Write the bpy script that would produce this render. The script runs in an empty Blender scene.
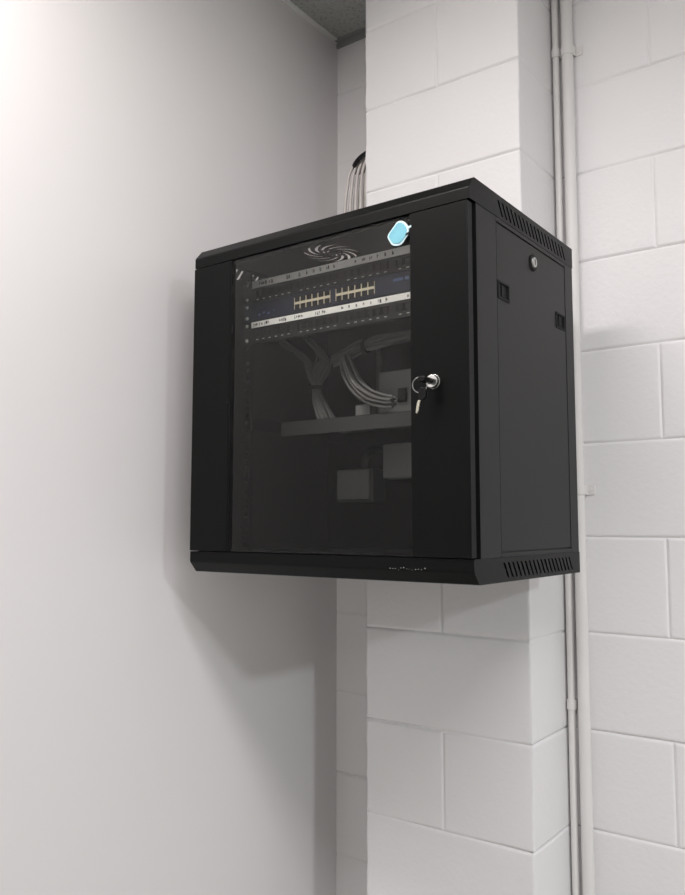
import bpy, bmesh, math, random
from mathutils import Vector, Matrix, noise
random.seed(7)
S = bpy.context.scene
COL = S.collection

# ------------------------------------------------------------------ camera
def make_camera():
    yaw, pitch, roll = 0.63337, 0.093097, 0.0011276
    cy, sy, cp, sp = math.cos(yaw), math.sin(yaw), math.cos(pitch), math.sin(pitch)
    f = Vector((-sy * cp, cy * cp, sp))
    r = Vector((cy, sy, 0))
    u = r.cross(f)
    r2 = r * math.cos(roll) + u * math.sin(roll)
    u2 = -r * math.sin(roll) + u * math.cos(roll)
    cd = bpy.data.cameras.new('camera')
    cd.sensor_fit = 'HORIZONTAL'
    cd.sensor_width = 36
    cd.lens = 815.99 / 685 * 36
    cd.clip_start = 0.02
    c = bpy.data.objects.new('camera', cd)
    COL.objects.link(c)
    m = Matrix((r2, u2, -f)).transposed().to_4x4()
    m.translation = Vector((1.15977, -1.08991, 0.09097))
    c.matrix_world = m
    S.camera = c
make_camera()

# ------------------------------------------------------------------ world, lights, exposure
w = bpy.data.worlds.new('world')
S.world = w
w.use_nodes = True
w.node_tree.nodes['Background'].inputs[0].default_value = (0.9, 0.95, 1, 1)
w.node_tree.nodes['Background'].inputs[1].default_value = 0.0
S.view_settings.view_transform = 'Standard'
S.view_settings.look = 'None'
S.view_settings.gamma = 1
S.view_settings.use_curve_mapping = False
S.view_settings.exposure = 0.0

CEIL, FLOOR = 1.41, -1.46
XL, XR, YB, YF = -0.1167, 6.2, 0.6238, -5.2

def area(name, loc, sx, sy, power, col, target=None):
    d = bpy.data.lights.new(name, 'AREA')
    d.shape = 'RECTANGLE'
    d.size, d.size_y = sx, sy
    d.energy = power
    d.color = col
    o = bpy.data.objects.new(name, d)
    COL.objects.link(o)
    o.location = loc
    if target:
        o.rotation_euler = (Vector(target) - Vector(loc)).to_track_quat('-Z', 'Y').to_euler()
    return o
area('lamp_near_wall', (0.30, -0.80, CEIL - 0.012), 0.70, 0.20, 19, (1.0, 0.94, 0.91))
area('lamp_middle', (1.50, -0.99, CEIL - 0.012), 1.10, 0.30, 31, (1.0, 0.965, 0.99))
area('lamp_far_right', (4.45, -1.46, CEIL - 0.012), 0.45, 0.30, 112, (0.94, 0.99, 1.0))
area('fill_behind_left', (1.2, -3.4, CEIL - 0.012), 1.2, 0.6, 7, (1.0, 0.97, 0.96))  # added fill light behind the camera, raises the room's bounce
area('fill_behind_right', (3.2, -3.6, CEIL - 0.012), 1.2, 0.6, 7, (0.96, 1.0, 0.98))  # second added fill light, also out of view

# ------------------------------------------------------------------ materials
def mat(name, col, rough=0.5, metal=0.0, bump=0.0, bscale=200, var=0.0, vscale=6, spec=0.5, coat=0.0):
    m = bpy.data.materials.new(name)
    m.use_nodes = True
    nt = m.node_tree
    b = nt.nodes['Principled BSDF']
    b.inputs['Base Color'].default_value = (*col, 1)
    b.inputs['Roughness'].default_value = rough
    b.inputs['Metallic'].default_value = metal
    b.inputs['Specular IOR Level'].default_value = spec
    b.inputs['Coat Weight'].default_value = coat
    tc = nt.nodes.new('ShaderNodeTexCoord')
    n = nt.nodes.new('ShaderNodeTexNoise')
    n.inputs['Scale'].default_value = vscale
    n.inputs['Detail'].default_value = 4
    nt.links.new(tc.outputs['Object'], n.inputs['Vector'])
    mx = nt.nodes.new('ShaderNodeMix')
    mx.data_type = 'RGBA'
    mx.inputs['A'].default_value = (*[c * (1 - var) for c in col], 1)
    mx.inputs['B'].default_value = (*[min(1, c * (1 + var)) for c in col], 1)
    nt.links.new(n.outputs['Fac'], mx.inputs['Factor'])
    nt.links.new(mx.outputs['Result'], b.inputs['Base Color'])
    if bump:
        n2 = nt.nodes.new('ShaderNodeTexNoise')
        n2.inputs['Scale'].default_value = bscale
        n2.inputs['Detail'].default_value = 5
        nt.links.new(tc.outputs['Object'], n2.inputs['Vector'])
        bp = nt.nodes.new('ShaderNodeBump')
        bp.inputs['Strength'].default_value = bump
        bp.inputs['Distance'].default_value = 0.002
        nt.links.new(n2.outputs['Fac'], bp.inputs['Height'])
        nt.links.new(bp.outputs['Normal'], b.inputs['Normal'])
    return m

M = {}
M['block'] = mat('painted_block', (0.82, 0.805, 0.81), 0.55, bump=0.35, bscale=90, var=0.015, vscale=3)
M['drywall'] = mat('painted_drywall', (0.72, 0.70, 0.70), 0.5, bump=0.05, bscale=300, var=0.012, vscale=2)
M['floor'] = mat('vinyl_floor', (0.30, 0.292, 0.262), 0.4, var=0.08, vscale=12)
M['trim'] = mat('ceiling_trim', (0.30, 0.30, 0.29), 0.45, var=0.02)
M['trimwhite'] = mat('white_trim', (0.8, 0.8, 0.78), 0.4, var=0.02)
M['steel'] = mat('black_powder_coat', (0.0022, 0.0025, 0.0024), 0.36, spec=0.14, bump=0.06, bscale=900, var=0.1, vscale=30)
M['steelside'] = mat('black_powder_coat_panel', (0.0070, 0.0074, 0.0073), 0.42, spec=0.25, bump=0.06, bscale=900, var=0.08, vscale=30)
M['inner'] = mat('black_inner_steel', (0.007, 0.007, 0.007), 0.6, spec=0.2, var=0.1, vscale=20)
M['black'] = mat('black_plastic', (0.004, 0.004, 0.004), 0.4, spec=0.2, var=0.1)
M['void'] = mat('socket_black', (0.003, 0.003, 0.003), 0.8)
M['chrome'] = mat('chrome', (0.80, 0.80, 0.78), 0.22, 1.0, var=0.05, vscale=60)
M['dullchrome'] = mat('dull_chrome', (0.5, 0.5, 0.49), 0.4, 1.0, var=0.1, vscale=80)
M['ring'] = mat('dull_ring', (0.30, 0.30, 0.29), 0.35, 1.0)
M['brass'] = mat('nickel_key', (0.62, 0.60, 0.50), 0.3, 1.0, var=0.05, vscale=60)
M['conduit'] = mat('painted_conduit', (0.78, 0.76, 0.745), 0.4, bump=0.05, bscale=120, var=0.02)
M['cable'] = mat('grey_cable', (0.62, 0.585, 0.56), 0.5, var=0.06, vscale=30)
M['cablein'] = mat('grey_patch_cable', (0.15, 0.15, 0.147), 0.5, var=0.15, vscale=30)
M['label'] = mat('white_label', (0.90, 0.90, 0.88), 0.5, var=0.04, vscale=60)
M['labelgrey'] = mat('grey_label', (0.90, 0.90, 0.88), 0.5, var=0.12, vscale=60)
M['ink'] = mat('ink', (0.02, 0.02, 0.025), 0.6)
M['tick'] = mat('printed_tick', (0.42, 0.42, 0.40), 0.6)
M['panel'] = mat('patch_panel_black', (0.012, 0.012, 0.012), 0.5, spec=0.3, var=0.1, vscale=40)
M['switch'] = mat('switch_blue_black', (0.014, 0.017, 0.035), 0.42, spec=0.3, var=0.1, vscale=40)
M['cream'] = mat('port_shield', (0.72, 0.66, 0.50), 0.4, 0.2, var=0.05, vscale=50)
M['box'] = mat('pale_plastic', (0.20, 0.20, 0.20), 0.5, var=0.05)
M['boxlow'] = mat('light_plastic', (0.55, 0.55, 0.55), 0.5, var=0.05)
M['shelf'] = mat('grey_shelf', (0.042, 0.042, 0.042), 0.5, var=0.08)
M['blue'] = mat('pale_blue_plastic', (0.17, 0.46, 0.56), 0.35, var=0.2, vscale=60)
M['bluerim'] = mat('white_rim', (0.60, 0.76, 0.80), 0.35, var=0.03)
M['led'] = mat('blue_print', (0.06, 0.10, 0.22), 0.5)

def ceiling_mat():
    m = mat('acoustic_tile', (0.46, 0.465, 0.45), 0.85, bump=0.3, bscale=140, var=0.02)
    nt = m.node_tree
    b = nt.nodes['Principled BSDF']
    tc = nt.nodes['Texture Coordinate']
    v = nt.nodes.new('ShaderNodeTexNoise'); v.inputs['Scale'].default_value = 110; v.inputs['Detail'].default_value = 3
    nt.links.new(tc.outputs['Object'], v.inputs['Vector'])
    r = nt.nodes.new('ShaderNodeValToRGB')
    r.color_ramp.elements[0].position = 0.36; r.color_ramp.elements[0].color = (0.32, 0.33, 0.31, 1)
    r.color_ramp.elements[1].position = 0.50; r.color_ramp.elements[1].color = (0.43, 0.44, 0.42, 1)
    nt.links.new(v.outputs['Fac'], r.inputs['Fac'])
    nt.links.new(r.outputs['Color'], b.inputs['Base Color'])
    return m
M['ceiling'] = ceiling_mat()

def glass_mat():
    m = bpy.data.materials.new('smoked_glass')
    m.use_nodes = True
    nt = m.node_tree
    for n in list(nt.nodes): nt.nodes.remove(n)
    out = nt.nodes.new('ShaderNodeOutputMaterial')
    tr = nt.nodes.new('ShaderNodeBsdfTransparent'); tr.inputs['Color'].default_value = (0.92, 0.92, 0.91, 1)
    gl = nt.nodes.new('ShaderNodeBsdfGlossy'); gl.inputs['Roughness'].default_value = 0.03
    fr = nt.nodes.new('ShaderNodeFresnel'); fr.inputs['IOR'].default_value = 1.235
    mx = nt.nodes.new('ShaderNodeMixShader')
    nt.links.new(fr.outputs[0], mx.inputs[0]); nt.links.new(tr.outputs[0], mx.inputs[1]); nt.links.new(gl.outputs[0], mx.inputs[2])
    nt.links.new(mx.outputs[0], out.inputs[0])
    return m
M['glass'] = glass_mat()

# ------------------------------------------------------------------ helpers
def obj(name, bm, material, parent=None, smooth=False, bevel=0.0):
    me = bpy.data.meshes.new(name)
    bmesh.ops.recalc_face_normals(bm, faces=bm.faces[:])
    bm.to_mesh(me); bm.free()
    if isinstance(material, (list, tuple)):
        for x in material: me.materials.append(x)
    else:
        me.materials.append(material)
    o = bpy.data.objects.new(name, me)
    COL.objects.link(o)
    if parent is not None: o.parent = parent
    if smooth:
        for p in me.polygons: p.use_smooth = True
    if bevel:
        b = o.modifiers.new('bevel', 'BEVEL'); b.width = bevel; b.segments = 2
        b.limit_method = 'ANGLE'; b.angle_limit = math.radians(40)
    return o
def tag(o, label=None, cat=None, group=None, kind=None):
    if label: o['label'] = label
    if cat: o['category'] = cat
    if group: o['group'] = group
    if kind: o['kind'] = kind
    return o
def empty(name, loc=(0, 0, 0)):
    o = bpy.data.objects.new(name, None); COL.objects.link(o); o.location = loc
    o.empty_display_size = 0.05
    return o
def box(bm, x0, x1, y0, y1, z0, z1, mi=0):
    v = [bm.verts.new((x, y, z)) for x in (x0, x1) for y in (y0, y1) for z in (z0, z1)]
    for f in ((0, 1, 3, 2), (4, 6, 7, 5), (0, 4, 5, 1), (2, 3, 7, 6), (0, 2, 6, 4), (1, 5, 7, 3)):
        fc = bm.faces.new([v[i] for i in f]); fc.material_index = mi
    return v
def bx(*a):
    bm = bmesh.new(); box(bm, *a); return bm
def prism(bm, pts, axis, a, b, mi=0):
    """extrude a 2D polygon along axis from a to b. pts: 2D coords of the other two axes in xyz order"""
    def P(p, t):
        q = list(p); q.insert(axis, t); return q
    A = [bm.verts.new(P(p, a)) for p in pts]
    B = [bm.verts.new(P(p, b)) for p in pts]
    n = len(pts)
    fs = [bm.faces.new(A), bm.faces.new(B[::-1])]
    for i in range(n):
        fs.append(bm.faces.new((A[i], A[(i + 1) % n], B[(i + 1) % n], B[i])))
    for f in fs: f.material_index = mi
def tube(bm, pts, r, seg=10, caps=True, closed=False, mi=0):
    pts = [Vector(p) for p in pts]
    n = len(pts)
    rings = []
    prev = None
    for i, p in enumerate(pts):
        if closed:
            t = (pts[(i + 1) % n] - pts[i - 1]).normalized()
        else:
            t = (pts[min(i + 1, n - 1)] - pts[max(i - 1, 0)]).normalized()
        if prev is None:
            a = Vector((0, 0, 1)) if abs(t.z) < 0.9 else Vector((1, 0, 0))
            nrm = t.cross(a).normalized()
        else:
            nrm = (prev - t * prev.dot(t)).normalized()
        prev = nrm
        bn = t.cross(nrm)
        rr = r[i] if isinstance(r, (list, tuple)) else r
        rings.append([bm.verts.new(p + nrm * rr * math.cos(k * math.tau / seg) + bn * rr * math.sin(k * math.tau / seg)) for k in range(seg)])
    m = n if closed else n - 1
    for i in range(m):
        A, B = rings[i], rings[(i + 1) % n]
        for k in range(seg):
            f = bm.faces.new((A[k], A[(k + 1) % seg], B[(k + 1) % seg], B[k])); f.material_index = mi
    if caps and not closed:
        bm.faces.new(rings[0][::-1]).material_index = mi; bm.faces.new(rings[-1]).material_index = mi
def spline(pts, n=8):
    P = [Vector(p) for p in pts]
    out = []
    for i in range(len(P) - 1):
        p0, p1, p2, p3 = P[max(i - 1, 0)], P[i], P[i + 1], P[min(i + 2, len(P) - 1)]
        for k in range(n):
            t = k / n
            out.append(0.5 * ((2 * p1) + (p2 - p0) * t + (2 * p0 - 5 * p1 + 4 * p2 - p3) * t * t + (3 * p1 - p0 - 3 * p2 + p3) * t ** 3))
    out.append(P[-1])
    return out
def disc(bm, c, r, axis, h, seg=28, r2=None, mi=0):
    """cylinder/cone frustum from c along axis vector by h"""
    c = Vector(c); ax = Vector(axis).normalized()
    a = ax.orthogonal().normalized(); b = ax.cross(a)
    r2 = r if r2 is None else r2
    A = [bm.verts.new(c + (a * math.cos(k * math.tau / seg) + b * math.sin(k * math.tau / seg)) * r) for k in range(seg)]
    B = [bm.verts.new(c + ax * h + (a * math.cos(k * math.tau / seg) + b * math.sin(k * math.tau / seg)) * r2) for k in range(seg)]
    fs = [bm.faces.new(A[::-1]), bm.faces.new(B)]
    for k in range(seg): fs.append(bm.faces.new((A[k], A[(k + 1) % seg], B[(k + 1) % seg], B[k])))
    for f in fs: f.material_index = mi
def boolean(o, cutbm, op='DIFFERENCE'):
    bmesh.ops.recalc_face_normals(cutbm, faces=cutbm.faces[:])
    me = bpy.data.meshes.new('cut'); cutbm.to_mesh(me); cutbm.free()
    c = bpy.data.objects.new('cut', me); COL.objects.link(c)
    md = o.modifiers.new('b', 'BOOLEAN'); md.object = c; md.solver = 'EXACT'; md.operation = op
    dg = bpy.context.evaluated_depsgraph_get(); dg.update()
    nm = bpy.data.meshes.new_from_object(o.evaluated_get(dg))
    old = o.data
    o.modifiers.remove(md)
    nm.name = old.name + '_cut'
    o.data = nm
    bpy.data.objects.remove(c); bpy.data.meshes.remove(me); bpy.data.meshes.remove(old)

# ------------------------------------------------------------------ block walls
C0, CH, BL = -0.5358, 0.19966, 0.4
def nz(x, y, z): return noise.noise(Vector((x, y, z)))
def samples(a, b):
    e = [0, 0.0014, 0.0026, 0.0042, 0.007]
    L = b - a
    n = max(2, int((L - 0.014) / 0.018))
    return [a + t for t in e] + [a + 0.007 + (L - 0.014) * i / n for i in range(1, n)] + [b - t for t in e[::-1]]
def prof(d):
    t = min(1.0, max(0.0, d / 0.0046))
    return 1 - t * t * (3 - 2 * t)
def block_face(bm, u0, u1, z0, z1, fmap, ju0=True, ju1=True, seed=0.0, chip=None):
    us, zs = samples(u0, u1), samples(z0, z1)
    grid = []
    for u in us:
        row = []
        for z in zs:
            du0 = (u - u0) if ju0 else 1
            du1 = (u1 - u) if ju1 else 1
            dz0, dz1 = z - z0, z1 - z
            w1 = 0.0012 * nz(u * 38, z * 38, seed) + 0.0008 * nz(u * 130, z * 130, seed + 5)
            interior = min(du0, du1, dz0, dz1) > 0.0003
            fill = 0.62 + 0.9 * nz(u * 7 + 3, z * 7, seed + 9)
            fill = min(1.0, max(0.35, fill))
            hor = prof(min(dz0, dz1) + (w1 if interior else 0))
            ver = prof(min(du0, du1) + (w1 if interior else 0))
            d = 0.0052 * max(hor * fill, ver * fill * 0.8)
            d += 0.00035 * nz(u * 60, z * 60, seed + 2) + 0.0008 * nz(u * 5, z * 5, seed + 1)
            row.append(bm.verts.new(fmap(u, z, d)))
        grid.append(row)
    for i in range(len(us) - 1):
        for j in range(len(zs) - 1):
            bm.faces.new((grid[i][j], grid[i + 1][j], grid[i + 1][j + 1], grid[i][j + 1]))

def rows():
    for k in range(-5, 10):
        a, b = C0 + k * CH, C0 + (k + 1) * CH
        a, b = max(a, FLOOR), min(b, CEIL + 0.02)
        if b - a > 0.02: yield k, a, b
def build_back_wall():
    bm = bmesh.new()
    for k, a, b in rows():
        off = 0.708 if k % 2 == 0 else 0.508
        js = [XL] + [x for x in [off + BL * i for i in range(-3, 18)] if XL + 0.05 < x < XR - 0.02] + [XR]
        for i in range(len(js) - 1):
            if js[i] > 3.0:
                v = [bm.verts.new(p) for p in ((js[i], YB, a), (js[i + 1], YB, a), (js[i + 1], YB, b), (js[i], YB, b))]
                bm.faces.new(v)
                continue
            block_face(bm, js[i], js[i + 1], a, b, lambda u, z, d: (u, YB + d, z), i > 0, i < len(js) - 2, seed=4.0)
    me_o = obj('wall_back', bm, M['block'], smooth=True)
    tag(me_o, kind='structure')
    for p in me_o.data.polygons:
        pass
    return me_o
build_back_wall()
PX0, PX1, PY = 0.1075, 0.4962, 0.4326
def build_pillar():
    bm = bmesh.new()
    def corner(z, s):
        return max(0, 0.0016 + 0.0034 * nz(z * 28, s, 1) + 0.0012 * nz(z * 110, s, 3))
    def fm(u, z, d):
        e = 0.0
        if u > PX1 - 0.008: 
            t = 1 - (PX1 - u) / 0.008; e = corner(z, 2.0)
            return (u - e * (1 if t > 0.99 else 0), PY + d + e * t ** 3 * 1.0, z)
        if u < PX0 + 0.008:
            t = 1 - (u - PX0) / 0.008; e = corner(z, 7.0)
            return (u + e * (1 if t > 0.99 else 0), PY + d + e * t ** 3, z)
        return (u, PY + d, z)
    def sm(u, z, d):   # side face: u = y
        if u < PY + 0.008:
            t = 1 - (u - PY) / 0.008; e = corner(z, 2.0)
            return (PX1 - d - e * t ** 3, u + e * (1 if t > 0.99 else 0), z)
        return (PX1 - d, u, z)
    for k, a, b in rows():
        xs = [PX0, 0.30, PX1] if k % 2 == 0 else [PX0, PX1]
        for i in range(len(xs) - 1):
            block_face(bm, xs[i], xs[i + 1], a, b, fm, i > 0, i < len(xs) - 2, seed=1.0)
        block_face(bm, PY, YB + 0.01, a, b, sm, False, False, seed=2.0)
    # plain left side, hidden behind the cabinet edge
    v = [bm.verts.new(p) for p in ((PX0 + 0.001, PY + 0.001, FLOOR), (PX0 + 0.001, YB + 0.01, FLOOR), (PX0 + 0.001, YB + 0.01, CEIL + 0.02), (PX0 + 0.001, PY + 0.001, CEIL + 0.02))]
    bm.faces.new(v)
    tag(obj('wall_pillar', bm, M['block'], smooth=True), kind='structure')
build_pillar()

def plane(name, bm, m): return tag(obj(name, bm, m), kind='structure')
plane('wall_left', bx(XL - 0.1, XL, YF, YB + 0.1, FLOOR, CEIL + 0.1), M['drywall'])
plane('wall_right', bx(XR, XR + 0.1, YF, YB + 0.1, FLOOR, CEIL + 0.1), M['drywall'])
plane('wall_front', bx(XL - 0.1, XR + 0.1, YF - 0.1, YF, FLOOR, CEIL + 0.1), M['drywall'])
plane('floor', bx(XL - 0.1, XR + 0.1, YF - 0.1, YB + 0.1, FLOOR - 0.1, FLOOR), M['floor'])
plane('ceiling', bx(XL - 0.1, XR + 0.1, YF - 0.1, YB + 0.1, CEIL, CEIL + 0.1), M['ceiling'])
bm = bmesh.new()
box(bm, XL, XL + 0.003, YF, YB, CEIL - 0.006, CEIL); box(bm, XL, XL + 0.012, YF, YB, CEIL - 0.003, CEIL)
plane('trim_1', bm, M['trimwhite'])
bm = bmesh.new()
box(bm, XL, PX0, YB - 0.006, YB, CEIL - 0.018, CEIL); box(bm, XL, PX0, YB - 0.018, YB, CEIL - 0.004, CEIL)
plane('trim_2', bm, M['trim'])

# ------------------------------------------------------------------ conduits in the corner
def conduit(x, y, r, label, cz):
    root = empty('electrical_conduit', (x, y, FLOOR))
    tag(root, label, 'conduit', 'painted conduits in the pillar corner')
    bm = bmesh.new()
    pts = [(0.0008 * nz(z * 2, x, 1), 0, z - FLOOR) for z in [FLOOR + i * (CEIL - FLOOR) / 30 for i in range(31)]]
    tube(bm, pts, r, 20)
    obj('pipe', bm, M['conduit'], root, smooth=True)
    for z in cz:
        bm = bmesh.new()
        zz = z - FLOOR
        seg = 20
        hw = 0.010
        pr = []
        for k in range(seg + 1):     # strap over the pipe
            a = math.pi * k / seg
            pr.append((math.cos(a), -math.sin(a)))
        out = [(p[0] * (r + 0.0022), p[1] * (r + 0.0022)) for p in pr]
        inn = [(p[0] * (r + 0.0002), p[1] * (r + 0.0002)) for p in pr[::-1]]
        yw = YB - y
        poly = [(out[0][0], yw)] + out + [(out[-1][0], yw), (inn[0][0], yw)] + inn + [(inn[-1][0], yw)]
        prism(bm, poly, 2, zz - hw, zz + hw)
        if x > 0.52:
            box(bm, r, r + 0.018, yw - 0.0025, yw, zz - hw, zz + hw)
            disc(bm, (r + 0.010, yw - 0.0025, zz), 0.004, (0, -1, 0), 0.002, 12)
        obj('saddle_clip', bm, M['conduit'], root)
conduit(0.5082, 0.6125, 0.0076, 'thinner white painted conduit tight in the corner beside pillar', [1.150, -0.286])
conduit(0.5358, 0.6105, 0.0126, 'thicker white painted conduit running up right wall by corner', [1.145, 0.163])

# ------------------------------------------------------------------ the cabinet
W, D, H = 0.6, 0.4316, 0.6276
ZT, CHZ, CHY = 0.0385, 0.0185, 0.017
cab = empty('network_cabinet', (0, 0, 0))
tag(cab, 'black steel wall-mounted network rack cabinet with smoked glass door', 'cabinet')

def cover_profile(inset=0.0, r=0.0025):
    """(y,z) measured for the TOP cover, z above the cover's lower edge"""
    t = inset
    return [(t, 0), (t, ZT - CHZ - 0.003 - t * 0.4), (t + 0.0003, ZT - CHZ - 0.0015 - t * 0.4), (t + 0.0009, ZT - CHZ + 0.0001 - t * 0.4), (t + 0.0021, ZT - CHZ + 0.0017 - t * 0.4),
            (CHY - 0.001 + t * 0.4, ZT - 0.0006 - t), (CHY + 0.001 + t * 0.4, ZT - t), (D - t, ZT - t), (D - t, 0)]
def build_cover(top):
    def mz(z): return (H - ZT + z) if top else (ZT - z)
    bm = bmesh.new()
    prism(bm, [(y, mz(z)) for y, z in cover_profile()], 0, 0, W)
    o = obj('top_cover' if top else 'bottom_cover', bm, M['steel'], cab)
    c = bmesh.new()
    th = 0.0014
    pf = cover_profile(th)
    pf[0] = (pf[0][0], -0.01); pf[-1] = (pf[-1][0], -0.01)
    prism(c, [(y, mz(z)) for y, z in pf], 0, th, W - th)
    boolean(o, c)
    # slanted vent slots through both side walls
    c = bmesh.new()
    n = 18
    for i in range(n):
        y = 0.098 + i * 0.0162
        zb, zt = (H - 0.033, H - 0.009) if top else (0.0065, 0.0305)
        wd, sl = 0.0062, 0.016
        # right side: lower end further back; left side: lower end further forward
        prism(c, [(y + sl, zb), (y + sl + wd, zb), (y + wd, zt), (y, zt)], 0, W - 0.01, W + 0.01)
        prism(c, [(y, zb), (y + wd, zb), (y + sl + wd, zt), (y + sl, zt)], 0, -0.01, 0.01)
    boolean(o, c)
    # fan grille: swirl of curved slots
    if top:
        c = bmesh.new()
        cx, cy = 0.205, 0.172
        zt = H
        for (r0, r1, n, sweep, wd) in ((0.024, 0.054, 11, 1.0, 0.0105), (0.009, 0.020, 7, 0.9, 0.0060)):
            for i in range(n):
                a0 = math.tau * i / n
                L, R_ = [], []
                for k in range(7):
                    t = k / 6
                    rr = r0 + (r1 - r0) * t
                    a = a0 + sweep * t
                    hw = wd * (0.55 + 0.45 * math.sin(math.pi * (0.15 + 0.8 * t))) / 2 * (0.7 + 0.5 * t)
                    da = hw / rr
                    L.append((cx + rr * math.cos(a + da), cy + rr * math.sin(a + da)))
                    R_.append((cx + rr * math.cos(a - da), cy + rr * math.sin(a - da)))
                prism(c, L + R_[::-1], 2, zt - 0.01, zt + 0.01)
        boolean(o, c)
    return o
top_cover = build_cover(True)
bottom_cover = build_cover(False)
# tiny pale specks, glints put in as colour on the bottom cover's front
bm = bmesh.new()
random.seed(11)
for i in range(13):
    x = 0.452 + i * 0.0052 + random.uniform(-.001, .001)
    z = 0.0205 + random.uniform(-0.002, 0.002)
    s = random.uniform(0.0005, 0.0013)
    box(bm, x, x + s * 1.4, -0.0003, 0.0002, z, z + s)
tag(obj('glint_specks', bm, M['tick'], bottom_cover), 'tiny pale painted glints')

ZB, ZU = ZT, H - ZT
# frame : four corner posts, hidden inner ring
for s in (0, 1):
    bm = bmesh.new()
    def X(a, b):
        return (a, b) if s == 0 else (W - b, W - a)
    box(bm, *X(0.0006, 0.0022), 0.022, 0.0935, ZB, ZU)
    box(bm, *X(0.0006, 0.030), 0.022, 0.0235, ZB, ZU)
    box(bm, *X(0.0006, 0.0022), 0.392, D - 0.001, ZB, ZU)
    box(bm, *X(0.0006, 0.0022), 0.0935, 0.392, ZB, ZB + 0.0075)
    box(bm, *X(0.0006, 0.0022), 0.0935, 0.392, ZU - 0.0075, ZU)
    box(bm, *X(0.010, 0.012), 0.0145, 0.0225, ZB, ZU)
    box(bm, *X(0.0045, 0.0060), 0.085, 0.400, ZB, ZU)
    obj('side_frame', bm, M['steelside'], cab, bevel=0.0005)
obj('floor_plate', bx(0.0025, W - 0.0025, 0.010, D - 0.005, ZB - 0.003, ZB - 0.001), M['inner'], cab)
bm = bx(0.002, W - 0.002, D - 0.004, D - 0.0025, ZB, ZU)
obj('rear_panel', bm, M['inner'], cab)

# side panels with latches and a lock on the visible side
def side_panel(right):
    bm = bmesh.new()
    X0, X1 = (W - 0.0028, W - 0.0012) if right else (0.0012, 0.0028)
    box(bm, X0, X1, 0.0955, 0.390, ZB + 0.010, ZU - 0.010)
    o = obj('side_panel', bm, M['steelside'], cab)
    if not right: return
    holes = [(0.0970, 0.1400), (0.3430, 0.3860)]
    c = bmesh.new()
    for a, b in holes: box(c, W - 0.01, W + 0.01, a, b, 0.4545, 0.4845)
    boolean(o, c)
    for a, b in holes:
        bm = bmesh.new()
        xo = W + 0.0004
        xi = W - 0.0042
        # rim
        box(bm, xi, xo, a, a + 0.0035, 0.4545, 0.4845); box(bm, xi, xo, b - 0.0035, b, 0.4545, 0.4845)
        box(bm, xi, xo, a + 0.0035, b - 0.0035, 0.4545, 0.4580); box(bm, xi, xo, a + 0.0035, b - 0.0035, 0.4810, 0.4845)
        l = obj('latch', bm, M['void'], o, bevel=0.0004)
        bm = bmesh.new()
        box(bm, xi - 0.001, xi + 0.0005, a + 0.0035, b - 0.0035, 0.4580, 0.4810, 0)
        mid = (a + b) / 2
        box(bm, xi, xi + 0.0030, mid - 0.0045, mid + 0.0045, 0.4600, 0.4790, 0)
        # latch tongue is a piece of the latch mesh's cabinet-side pocket
        me = l.data
        b2 = bmesh.new(); b2.from_mesh(me)
        tmp = bpy.data.meshes.new('t'); bm.to_mesh(tmp); bm.free(); b2.from_mesh(tmp); b2.to_mesh(me); b2.free(); bpy.data.meshes.remove(tmp)
    lk = bmesh.new()
    cy, cz = 0.2400, 0.5500
    disc(lk, (W - 0.0012, cy + 0.002, cz), 0.0150, (1, 0, 0), 0.0022, 32, 0.0145)
    lo = obj('lock', lk, M['void'], o, bevel=0.0004)
    f = bmesh.new()
    disc(f, (W + 0.0010, cy, cz), 0.0098, (1, 0, 0), 0.0030, 32, 0.0090)
    f.faces.ensure_lookup_table()
    fo = obj('lock_face', f, M['dullchrome'], lo, bevel=0.0006)
    c = bmesh.new(); box(c, W + 0.0035, W + 0.0043, cy - 0.0012, cy + 0.0012, cz - 0.0050, cz + 0.0050)
    
    ko = obj('keyhole', c, M['void'], lo)
side_panel(True)
side_panel(False)

# 19 inch mounting rails
RY = 0.080
for s in (0, 1):
    bm = bmesh.new()
    x0, x1 = (0.056, 0.0765) if s == 0 else (0.5235, 0.544)
    box(bm, x0, x1, RY + 0.0005, RY + 0.0025, ZB, ZU)
    if s == 0: box(bm, x0 - 0.001, x0 + 0.001, RY, RY + 0.03, ZB, ZU); box(bm, 0.004, x0, RY + 0.02, RY + 0.022, ZB, ZU)
    else: box(bm, x1 - 0.001, x1 + 0.001, RY, RY + 0.03, ZB, ZU); box(bm, x1, W - 0.004, RY + 0.02, RY + 0.022, ZB, ZU)
    o = obj('mounting_rail', bm, M['inner'], cab)
    c = bmesh.new()
    xm = 0.0675 if s == 0 else 0.5325
    z = ZB + 0.012
    while z < ZU - 0.01:
        box(c, xm - 0.0045, xm + 0.0045, RY - 0.002, RY + 0.005, z - 0.0045, z + 0.0045)
        z += 0.01482
    boolean(o, c)

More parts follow.
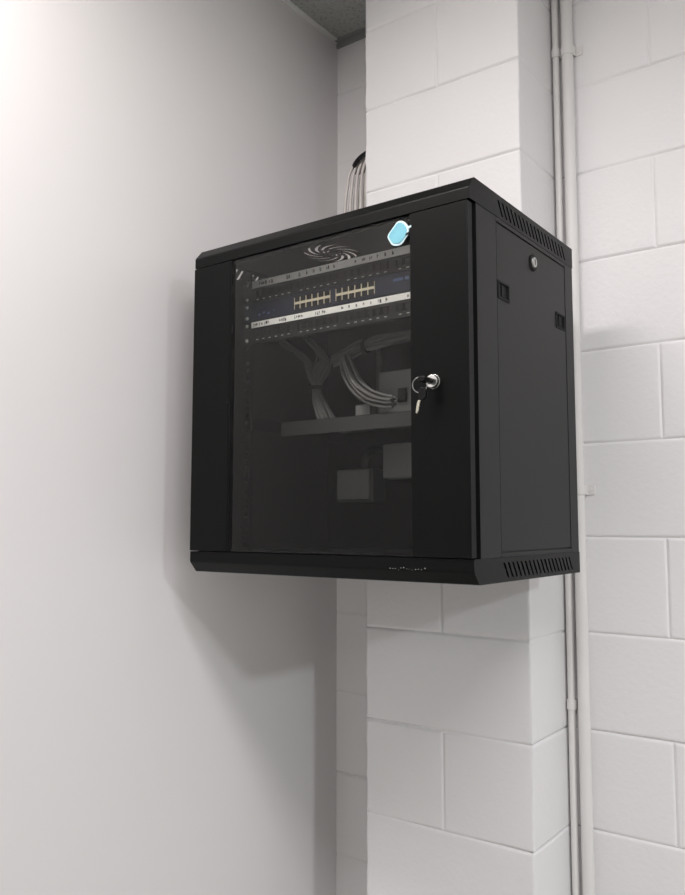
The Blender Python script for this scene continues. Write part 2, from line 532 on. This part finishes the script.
# the door
bm = bmesh.new()
DZ0, DZ1 = 0.0400, 0.5860
def column(x0, x1, side):
    # bent steel channel: front sheet and folded edges
    y0, y1 = -0.0035, 0.0130
    r = 0.0014
    t = 0.0014
    poly = [(x0, y1), (x0, y0 + r), (x0 + r * .3, y0 + r * .3), (x0 + r, y0), (x1 - r, y0), (x1 - r * .3, y0 + r * .3), (x1, y0 + r), (x1, y1), (x1 - t, y1), (x1 - t, y0 + t), (x0 + t, y0 + t), (x0 + t, y1)]
    prism(bm, poly, 2, DZ0, DZ1)
    box(bm, x0 + t, x1 - t, y0 + t, y1, DZ1 - t, DZ1); box(bm, x0 + t, x1 - t, y0 + t, y1, DZ0, DZ0 + t)
column(0.0015, 0.0985, 0)
column(0.4945, 0.5975, 1)
box(bm, 0.0015, 0.5975, 0.0060, 0.0085, DZ1 - 0.004, DZ1 - 0.0005); box(bm, 0.0015, 0.5975, 0.0060, 0.0085, DZ0 + 0.0005, DZ0 + 0.002)
door = obj('door', bm, M['steel'], cab, bevel=0.0006)
bm = bx(0.1014, 0.4940, -0.0010, 0.0030, DZ0 + 0.001, DZ1 - 0.001)
obj('glass_pane', bm, M['glass'], door)
bm = bmesh.new()
box(bm, 0.100, 0.493, 0.0032, 0.0044, DZ0, DZ0 + 0.003)
box(bm, 0.0987, 0.1012, -0.0016, 0.0050, DZ0, DZ1)  # black strip put in as the dark gap between column and glass
box(bm, 0.4925, 0.4955, 0.0032, 0.0050, DZ0, DZ1)
obj('seal_and_gap_strip', bm, M['black'], door)
bm = bmesh.new(); disc(bm, (0.0955, -0.0036, 0.316), 0.0016, (0, -1, 0), 0.0010, 12)
obj('rivet', bm, M['steelside'], door)
LX, LZ = 0.5375, 0.3090
bm = bmesh.new()
disc(bm, (LX, -0.0035, LZ), 0.0118, (0, -1, 0), 0.0035, 36, 0.0115)
disc(bm, (LX, -0.0070, LZ), 0.0112, (0, -1, 0), 0.0060, 36, 0.0100)
lock = obj('door_lock', bm, M['chrome'], door, bevel=0.0006)
bm = bmesh.new(); disc(bm, (LX, -0.0130, LZ), 0.0038, (0, -1, 0), 0.0006, 20)
obj('keyhole_plate', bm, M['void'], lock)

# ------------------------------------------------------------------ keys hanging from the door lock
kr = empty('key_ring', (LX, -0.0140, LZ))
tag(kr, 'small ring of keys hanging from the glass door lock', 'keys')
def rel(o):
    for v in o.data.vertices: v.co -= Vector((LX, -0.0140, LZ))
bm = bmesh.new()   # key in the lock: black head seen edge-on
P = [(a * 0.9 - 0.001, b * 0.9) for a, b in [(-0.0085, -0.0040), (-0.0105, 0.0), (-0.0085, 0.0040), (-0.003, 0.0050), (0.004, 0.0040), (0.0055, 0.0), (0.004, -0.0036), (-0.003, -0.0045)]]
prism(bm, [(LX + a, LZ + 0.0005 + b) for a, b in P], 1, -0.0375, -0.0145)
o = obj('inserted_key', bm, M['black'], kr, bevel=0.0012); rel(o); tag(o, 'black key head in the lock')
bm = bmesh.new()
rc = Vector((0.5262, -0.0280, 0.3020))
pts = [rc + Vector((0.0105 * math.cos(a), 0.004 * math.cos(a), 0.0120 * math.sin(a))) for a in [math.tau * k / 36 for k in range(36)]]
tube(bm, pts, 0.0009, 8, closed=True)
o = obj('ring', bm, M['ring'], kr, smooth=True); rel(o)
bm = bmesh.new()
P = [(a + 0.0085, b - 0.001) for a, b in [(0.5175, 0.2960), (0.5215, 0.2985), (0.5275, 0.2975), (0.5305, 0.2930), (0.5300, 0.2830), (0.5255, 0.2780), (0.5195, 0.2785), (0.5165, 0.2840)]]
prism(bm, P, 1, -0.0320, -0.0275)
ho = obj('hanging_key', bm, M['black'], kr, bevel=0.0010); rel(ho)
bm = bmesh.new()
P = [(a + 0.0060, b - 0.001) for a, b in [(0.5185, 0.2795), (0.5225, 0.2790), (0.5205, 0.2720), (0.5210, 0.2700), (0.5195, 0.2680), (0.5198, 0.2650), (0.5182, 0.2620), (0.5160, 0.2590), (0.5140, 0.2605), (0.5150, 0.2680), (0.5165, 0.2750)]]
prism(bm, P, 1, -0.0308, -0.0286)
o = obj('key_blade', bm, M['brass'], ho, bevel=0.0003); rel(o); tag(o, 'silvery key blade')

# ------------------------------------------------------------------ blue tag on the glass
TG = Vector((0.473, -0.0010, 0.5590))
tg = empty('plastic_tag', TG)
tag(tg, 'pale blue rounded plastic tag stuck at glass top right corner', 'tag')
def rounded(pts, r, n=6):
    out = []
    m = len(pts)
    for i in range(m):
        p, a, b = Vector(pts[i]), Vector(pts[i - 1]), Vector(pts[(i + 1) % m])
        d1, d2 = (a - p).normalized(), (b - p).normalized()
        s, e = p + d1 * r, p + d2 * r
        for k in range(n + 1):
            t = k / n
            out.append(tuple((1 - t) ** 2 * s + 2 * t * (1 - t) * p + t * t * e))
    return out
hexa = [(-0.0005, 0.0215), (-0.0225, -0.0010), (-0.0120, -0.0185), (0.0035, -0.0215), (0.0180, -0.0090), (0.0205, 0.0050), (0.0120, 0.0175)]
bm = bmesh.new(); prism(bm, rounded(hexa, 0.006), 1, -0.0022, 0.0)
prism(bm, [(0.0195, 0.0035), (0.0250, 0.0045), (0.0255, 0.0080), (0.0185, 0.0075)], 1, -0.0028, -0.0004)
rim = obj('rim', bm, M['bluerim'], tg, bevel=0.0005); tag(rim, 'whitish rim')
bm = bmesh.new(); prism(bm, [(a * 0.84, b * 0.84) for a, b in rounded(hexa, 0.006)], 1, -0.0034, -0.0018)
obj('face', bm, M['blue'], tg, bevel=0.0006)
bm = bmesh.new()
tube(bm, spline([(0.0150, -0.0030, -0.0060), (0.0205, -0.0030, -0.0035), (0.0205, -0.0030, -0.0090), (0.0165, -0.0030, -0.0120), (0.0130, -0.0030, -0.0170)], 5), 0.0013, 8)
o = obj('string_loop', bm, M['black'], tg, smooth=True); tag(o, 'dark loop at its lower right')

# ------------------------------------------------------------------ rack equipment
PXL, PXR = 0.0587, 0.5413
def copy_child(src, parent, loc):
    c = src.copy(); COL.objects.link(c); c.parent = parent; c.location = loc
    for ch in src.children:
        d = ch.copy(); COL.objects.link(d); d.parent = c
    return c
def ear_screws(root, zs, zbase):
    src = None
    for x in (0.0675, 0.5325):
        for z in zs:
            if src is None:
                bm = bmesh.new(); disc(bm, (0, 0, 0), 0.0036, (0, -1, 0), 0.002, 14, 0.0026)
                src = obj('screw', bm, M['label'], root); src.location = (x, RY - 0.002, z - zbase)
            else:
                copy_child(src, root, (x, RY - 0.002, z - zbase))
def scribbles(bm, x0, x1, z, h, n, y, seed):
    random.seed(seed)
    x = x0
    for i in range(n):
        w_ = random.uniform(0.0018, 0.0045)
        hh = h * random.uniform(0.45, 0.85)
        z0 = z - hh / 2 + random.uniform(-0.0006, 0.0006)
        box(bm, x, x + w_ * 0.35, y - 0.0003, y, z0, z0 + hh, 1)
        box(bm, x, x + w_, y - 0.0003, y, z0 + hh * random.choice((0.1, 0.45, 0.8)), z0 + hh * random.choice((0.1, 0.45, 0.8)) + h * 0.14, 1)
        if random.random() < 0.6: box(bm, x + w_ * 0.7, x + w_, y - 0.0003, y, z0, z0 + hh * random.uniform(0.5, 1), 1)
        x += w_ + random.uniform(0.0008, 0.0022)
        if x > x1: break
def patch_panel(ztop, hgt, strip_h, label, strip_m, slabel, words, seed):
    root = empty('patch_panel', (0, 0, ztop - hgt))
    tag(root, label, 'patch panel', 'patch panels in the rack')
    fy = RY - 0.002
    bm = bmesh.new()
    box(bm, PXL, PXR, fy, RY, 0, hgt)
    box(bm, 0.085, 0.515, RY, RY + 0.03, 0.006, hgt - 0.006)
    obj('faceplate', bm, M['panel'], root, bevel=0.0004)
    bm = bx(0.0800, 0.5200, fy - 0.0012, fy, hgt - strip_h - 0.001, hgt - 0.001)
    for k, (a, b) in enumerate(words):
        scribbles(bm, a, b, hgt - strip_h / 2 - 0.001, strip_h * 0.75, 40, fy - 0.0012, seed + k)
    st = obj('label_strip', bm, [strip_m, M['ink']], root); tag(st, slabel)
    src = tick = None
    for g in range(4):
        for i in range(6):
            x = 0.095 + 0.110 * g + 0.016 * i
            z = hgt - strip_h - 0.0135
            if src is None:
                bm = bmesh.new()
                w_, h_ = 0.0066, 0.0068
                for q in ((-w_, -w_ + 0.001, -h_, h_), (w_ - 0.001, w_, -h_, h_), (-w_, w_, h_ - 0.001, h_), (-w_, -0.003, -h_, -h_ + 0.0022), (0.003, w_, -h_, -h_ + 0.0022)):
                    box(bm, q[0], q[1], -0.0022, 0, q[2], q[3])
                src = obj('port', bm, M['black'], root)
                bm = bx(-w_ + 0.001, w_ - 0.001, -0.0004, -0.0001, -h_, h_ - 0.001)
                obj('opening', bm, M['void'], src)
                src.location = (x, fy, z)
                bm = bx(-0.0028, 0.0028, -0.0004, 0, -0.0008, 0.0008)
                tick = obj('port_number', bm, M['tick'], root); tick.location = (x, fy, z - 0.0115)
            else:
                copy_child(src, root, (x, fy, z)); copy_child(tick, root, (x, fy, z - 0.0115))
    ear_screws(root, (ztop - 0.007, ztop - hgt + 0.007), ztop - hgt)
    return root
patch_panel(0.5690, 0.0430, 0.0140, 'upper patch panel with a grey strip, above the network switch', M['labelgrey'], 'grey label strip',
            [(0.10, 0.115), (0.125, 0.135), (0.17, 0.176), (0.20, 0.2035), (0.218, 0.2215), (0.234, 0.2375), (0.25, 0.2535), (0.266, 0.2695), (0.282, 0.2855), (0.33, 0.3335), (0.346, 0.3495), (0.362, 0.3655), (0.378, 0.3815), (0.394, 0.3975), (0.41, 0.4135), (0.455, 0.4585), (0.471, 0.4745)], 21)
patch_panel(0.4865, 0.0430, 0.0115, 'lower patch panel with a bright white strip, below the network switch', M['label'], 'bright white label strip',
            [(0.085, 0.094), (0.100, 0.108), (0.114, 0.124), (0.152, 0.170), (0.190, 0.206), (0.240, 0.250), (0.256, 0.262), (0.30, 0.3035), (0.316, 0.3195), (0.332, 0.3355), (0.348, 0.3515), (0.364, 0.3675), (0.38, 0.3835), (0.396, 0.3995), (0.44, 0.4435), (0.456, 0.4595)], 55)

sw = empty('network_switch', (0, 0, 0.4872))
tag(sw, 'dark blue network switch with two blocks of cream-edged ports', 'network switch')
bm = bmesh.new(); box(bm, PXL, PXR, RY - 0.002, RY, 0, 0.0380); box(bm, 0.080, 0.520, RY - 0.0035, RY + 0.16, 0.001, 0.0370)
obj('casing', bm, M['switch'], sw, bevel=0.0006)
src = None
fy = RY - 0.0035
for g, gx in enumerate((0.1905, 0.2885)):
    for i in range(6):
        for j in range(2):
            x, z = gx + 0.0070 + i * 0.0142, 0.0115 + j * 0.0142
            if src is None:
                bm = bmesh.new()
                h = 0.0071
                for q in ((-h, -h + 0.0008, -h + 0.002, h), (h - 0.0008, h, -h + 0.002, h)):
                    box(bm, q[0], q[1], -0.0016, 0, q[2] + 0.001, q[3])
                box(bm, -h, h, -0.0016, 0, h - 0.0022, h)
                src = obj('port', bm, M['cream'], sw); src.location = (x, fy, z)
                tag(src, 'cream-edged network port')
                bm = bx(-h + 0.0011, h - 0.0011, -0.0006, -0.0002, -h + 0.001, h - 0.0013)
                obj('opening', bm, M['void'], src)
            else:
                c = copy_child(src, sw, (x, fy, z))
            if j == 1:
                (c if not (i == 0 and g == 0 and j == 0) else src).rotation_euler = (0, math.pi, 0)
bm = bmesh.new()
for i in range(4): box(bm, 0.098 + i * 0.012 + 0.004 * (i > 2), 0.104 + i * 0.012, fy - 0.0003, fy, 0.009 + 0.003 * (i % 2), 0.013 + 0.003 * (i % 2))
for q in ((0.412, 0.432), (0.436, 0.444)): box(bm, q[0], q[1], fy - 0.0003, fy, 0.0215, 0.0265)
obj('printed_mark', bm, M['led'], sw)
ear_screws(sw, (0.4872 + 0.008, 0.4872 + 0.030), 0.4872)

# shelf
sh = empty('rack_shelf', (0, 0, 0.2680))
tag(sh, 'dark grey rack shelf across cabinet behind smoked glass', 'shelf')
bm = bmesh.new()
box(bm, 0.078, 0.522, 0.170, 0.400, 0.0270, 0.0285)
box(bm, 0.078, 0.522, 0.170, 0.1715, 0.0, 0.0285)
obj('tray', bm, M['shelf'], sh, bevel=0.0004)
for x in (0.0785, 0.5215):
    bm = bx(x - 0.0008, x + 0.0008, RY + 0.0025, 0.400, 0.004, 0.0285)
    obj('side_bracket', bm, M['inner'], sh)
ZS = 0.2965
bx1 = empty('router_box', (0.375, 0.235, ZS))
tag(bx1, 'pale plastic equipment box standing on the rack shelf', 'router')
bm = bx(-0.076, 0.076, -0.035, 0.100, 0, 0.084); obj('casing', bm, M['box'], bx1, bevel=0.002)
bm = bx(-0.030, -0.012, -0.041, -0.035, 0.022, 0.048); tag(obj('plug', bm, M['black'], bx1, bevel=0.001), 'black plug')
bm = bx(-0.017, 0.017, -0.010, 0.010, 0, 0.022)
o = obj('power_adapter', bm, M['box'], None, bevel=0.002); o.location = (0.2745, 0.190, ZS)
tag(o, 'small pale adapter block standing on rack shelf left of the router box', 'adapter')
# wiring boxes on the rear panel
RP = D - 0.004
so = empty('socket_box', (0.1175, RP, 0.1390))
tag(so, 'pale square power socket box low on cabinet rear panel', 'socket')
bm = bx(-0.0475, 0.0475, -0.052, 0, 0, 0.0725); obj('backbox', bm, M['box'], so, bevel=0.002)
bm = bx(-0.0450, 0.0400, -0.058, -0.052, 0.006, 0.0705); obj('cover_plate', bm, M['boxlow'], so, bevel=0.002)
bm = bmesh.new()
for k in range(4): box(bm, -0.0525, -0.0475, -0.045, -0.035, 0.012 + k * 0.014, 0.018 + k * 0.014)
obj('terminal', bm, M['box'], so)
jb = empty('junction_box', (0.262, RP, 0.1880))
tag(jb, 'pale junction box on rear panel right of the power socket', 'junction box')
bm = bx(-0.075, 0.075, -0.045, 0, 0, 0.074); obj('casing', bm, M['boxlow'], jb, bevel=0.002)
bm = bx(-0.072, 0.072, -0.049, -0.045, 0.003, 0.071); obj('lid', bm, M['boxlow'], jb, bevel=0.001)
bm = bmesh.new()
tube(bm, spline([(0.125, 0.400, 0.2110), (0.128, 0.400, 0.235), (0.140, 0.400, 0.252), (0.165, 0.400, 0.256), (0.189, 0.400, 0.2520)], 8), 0.0075, 12)
tag(obj('connecting_cable', bm, M['shelf'], None, smooth=True), 'grey cord from the power socket to junction box', 'cord')

# ------------------------------------------------------------------ cable bundles inside
def bundle(paths, n, r, name, label, group, m, flat=1.0):
    """paths: list of (centre, spread) ; every cable keeps its own offset"""
    random.seed(hash(len(paths)) + n)
    for i in range(n):
        a = math.tau * i * 0.618
        q = math.sqrt((i + 0.5) / n)
        ox, oy = q * math.cos(a), q * math.sin(a)
        pts = []
        for j, (c, s, ax) in enumerate(paths):
            ax = Vector(ax)
            p = Vector(c) + ax * s * ox + Vector((0, 1, 0)) * min(s, 0.016) * oy * flat
            p += Vector((nz(i * 3.1, j * 0.7, 1), 0, nz(i * 2.3, j * 0.7, 4))) * s * 0.25
            pts.append(p)
        bm = bmesh.new()
        tube(bm, spline(pts, 7), r, 8)
        o = obj(name, bm, m, None, smooth=True)
        tag(o, label, 'cable', group)
def tie(name, c, r, h, direction, label, m=None, ax2=1.0, group=None):
    bm = bmesh.new()
    d = Vector(direction).normalized()
    a = d.orthogonal().normalized()
    a = (Vector((0, 1, 0)).cross(d)).normalized()
    b = d.cross(a)
    seg = 24
    rows_ = []
    for (rr, t) in ((r, -h), (r + 0.0014, -h * 0.8), (r + 0.0014, h * 0.8), (r, h)):
        rows_.append([bm.verts.new(Vector(c) + d * t + a * rr * math.cos(k * math.tau / seg) + b * rr * ax2 * math.sin(k * math.tau / seg)) for k in range(seg)])
    for i in range(4):
        A, B = rows_[i], rows_[(i + 1) % 4]
        for k in range(seg): bm.faces.new((A[k], A[(k + 1) % seg], B[(k + 1) % seg], B[k]))
    o = obj(name, bm, m or M['black'], None, smooth=True)
    tag(o, label, 'cable tie', group)
YC = 0.20
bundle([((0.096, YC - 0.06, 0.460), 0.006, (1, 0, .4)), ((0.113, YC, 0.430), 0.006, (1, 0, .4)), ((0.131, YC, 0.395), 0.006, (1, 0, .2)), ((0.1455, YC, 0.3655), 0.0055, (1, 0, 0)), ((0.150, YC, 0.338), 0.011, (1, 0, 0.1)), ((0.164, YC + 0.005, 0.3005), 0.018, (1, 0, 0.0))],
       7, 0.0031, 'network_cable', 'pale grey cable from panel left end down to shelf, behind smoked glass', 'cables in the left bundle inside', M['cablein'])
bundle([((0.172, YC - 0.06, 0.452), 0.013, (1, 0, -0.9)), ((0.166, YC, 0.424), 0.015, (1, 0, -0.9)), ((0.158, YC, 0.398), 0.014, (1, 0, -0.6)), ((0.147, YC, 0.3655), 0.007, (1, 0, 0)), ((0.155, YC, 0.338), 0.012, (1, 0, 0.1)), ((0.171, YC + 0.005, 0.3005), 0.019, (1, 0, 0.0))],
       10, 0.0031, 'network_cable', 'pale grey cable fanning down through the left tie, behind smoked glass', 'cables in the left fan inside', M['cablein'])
tie('cable_tie', (0.1465, YC, 0.3655), 0.0125, 0.004, (0, 0, 1), 'dark tie round the left cable bundle inside cabinet', group='ties on the cables inside')
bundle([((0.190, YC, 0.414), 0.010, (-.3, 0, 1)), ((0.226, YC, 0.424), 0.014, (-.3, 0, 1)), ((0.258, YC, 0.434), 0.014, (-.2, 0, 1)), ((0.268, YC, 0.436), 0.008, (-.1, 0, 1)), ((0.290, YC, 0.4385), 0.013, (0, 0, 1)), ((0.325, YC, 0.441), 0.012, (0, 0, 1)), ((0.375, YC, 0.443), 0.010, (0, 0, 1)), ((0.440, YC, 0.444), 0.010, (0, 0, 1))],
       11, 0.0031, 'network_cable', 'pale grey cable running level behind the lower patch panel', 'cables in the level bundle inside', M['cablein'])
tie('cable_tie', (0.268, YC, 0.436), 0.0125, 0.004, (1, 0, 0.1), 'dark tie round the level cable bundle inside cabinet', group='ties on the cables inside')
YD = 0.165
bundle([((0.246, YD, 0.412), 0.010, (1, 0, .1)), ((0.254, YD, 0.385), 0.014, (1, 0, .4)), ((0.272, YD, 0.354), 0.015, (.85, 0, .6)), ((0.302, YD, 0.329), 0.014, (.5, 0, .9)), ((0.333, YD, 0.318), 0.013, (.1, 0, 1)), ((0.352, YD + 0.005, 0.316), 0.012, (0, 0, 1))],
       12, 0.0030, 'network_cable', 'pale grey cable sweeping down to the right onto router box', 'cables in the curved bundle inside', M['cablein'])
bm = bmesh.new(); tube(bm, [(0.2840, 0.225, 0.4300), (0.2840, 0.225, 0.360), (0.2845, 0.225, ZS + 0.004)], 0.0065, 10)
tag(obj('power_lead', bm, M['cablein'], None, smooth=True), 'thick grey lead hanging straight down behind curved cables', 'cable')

# ------------------------------------------------------------------ cables rising behind the cabinet
def rear_cables():
    n = 13
    for i in range(n):
        t = i / (n - 1)
        row = (i % 3) * 0.011
        xb, xm = 0.014 + t * 0.064, 0.026 + t * 0.050
        pts = [(xb, 0.470 + row, 0.50), (xb + 0.003 * nz(i, 0, 0), 0.475 + row, 0.75), (xb + 0.004 * nz(i * 2.2, 3, 0), 0.480 + row, 0.86),
               (xb * .4 + xm * .6 - 0.004, 0.485 + row, 0.915), (xm, 0.492 + row * 0.9, 0.965), (0.074 + t * 0.012, 0.515 + row * 0.7, 1.03), (0.084 + t * 0.012, 0.555 + row * 0.6, 1.14), (0.086 + t * 0.010, 0.580 + row * 0.6, CEIL)]
        bm = bmesh.new()
        tube(bm, spline(pts, 7), 0.0038, 8)
        o = obj('network_cable', bm, M['cable'], None, smooth=True)
        tag(o, 'leftmost pale grey cable of the bundle rising above cabinet' if i == 0 else 'pale grey cable within the bundle rising above cabinet beside block pillar', 'cable', 'cables rising behind the cabinet')
rear_cables()
tie('cable_strap', (0.0560, 0.5060, 0.9800), 0.0370, 0.0075, (-0.55, 0.05, 1), 'black strap around the cable bundle above the cabinet', M['black'], 0.62)
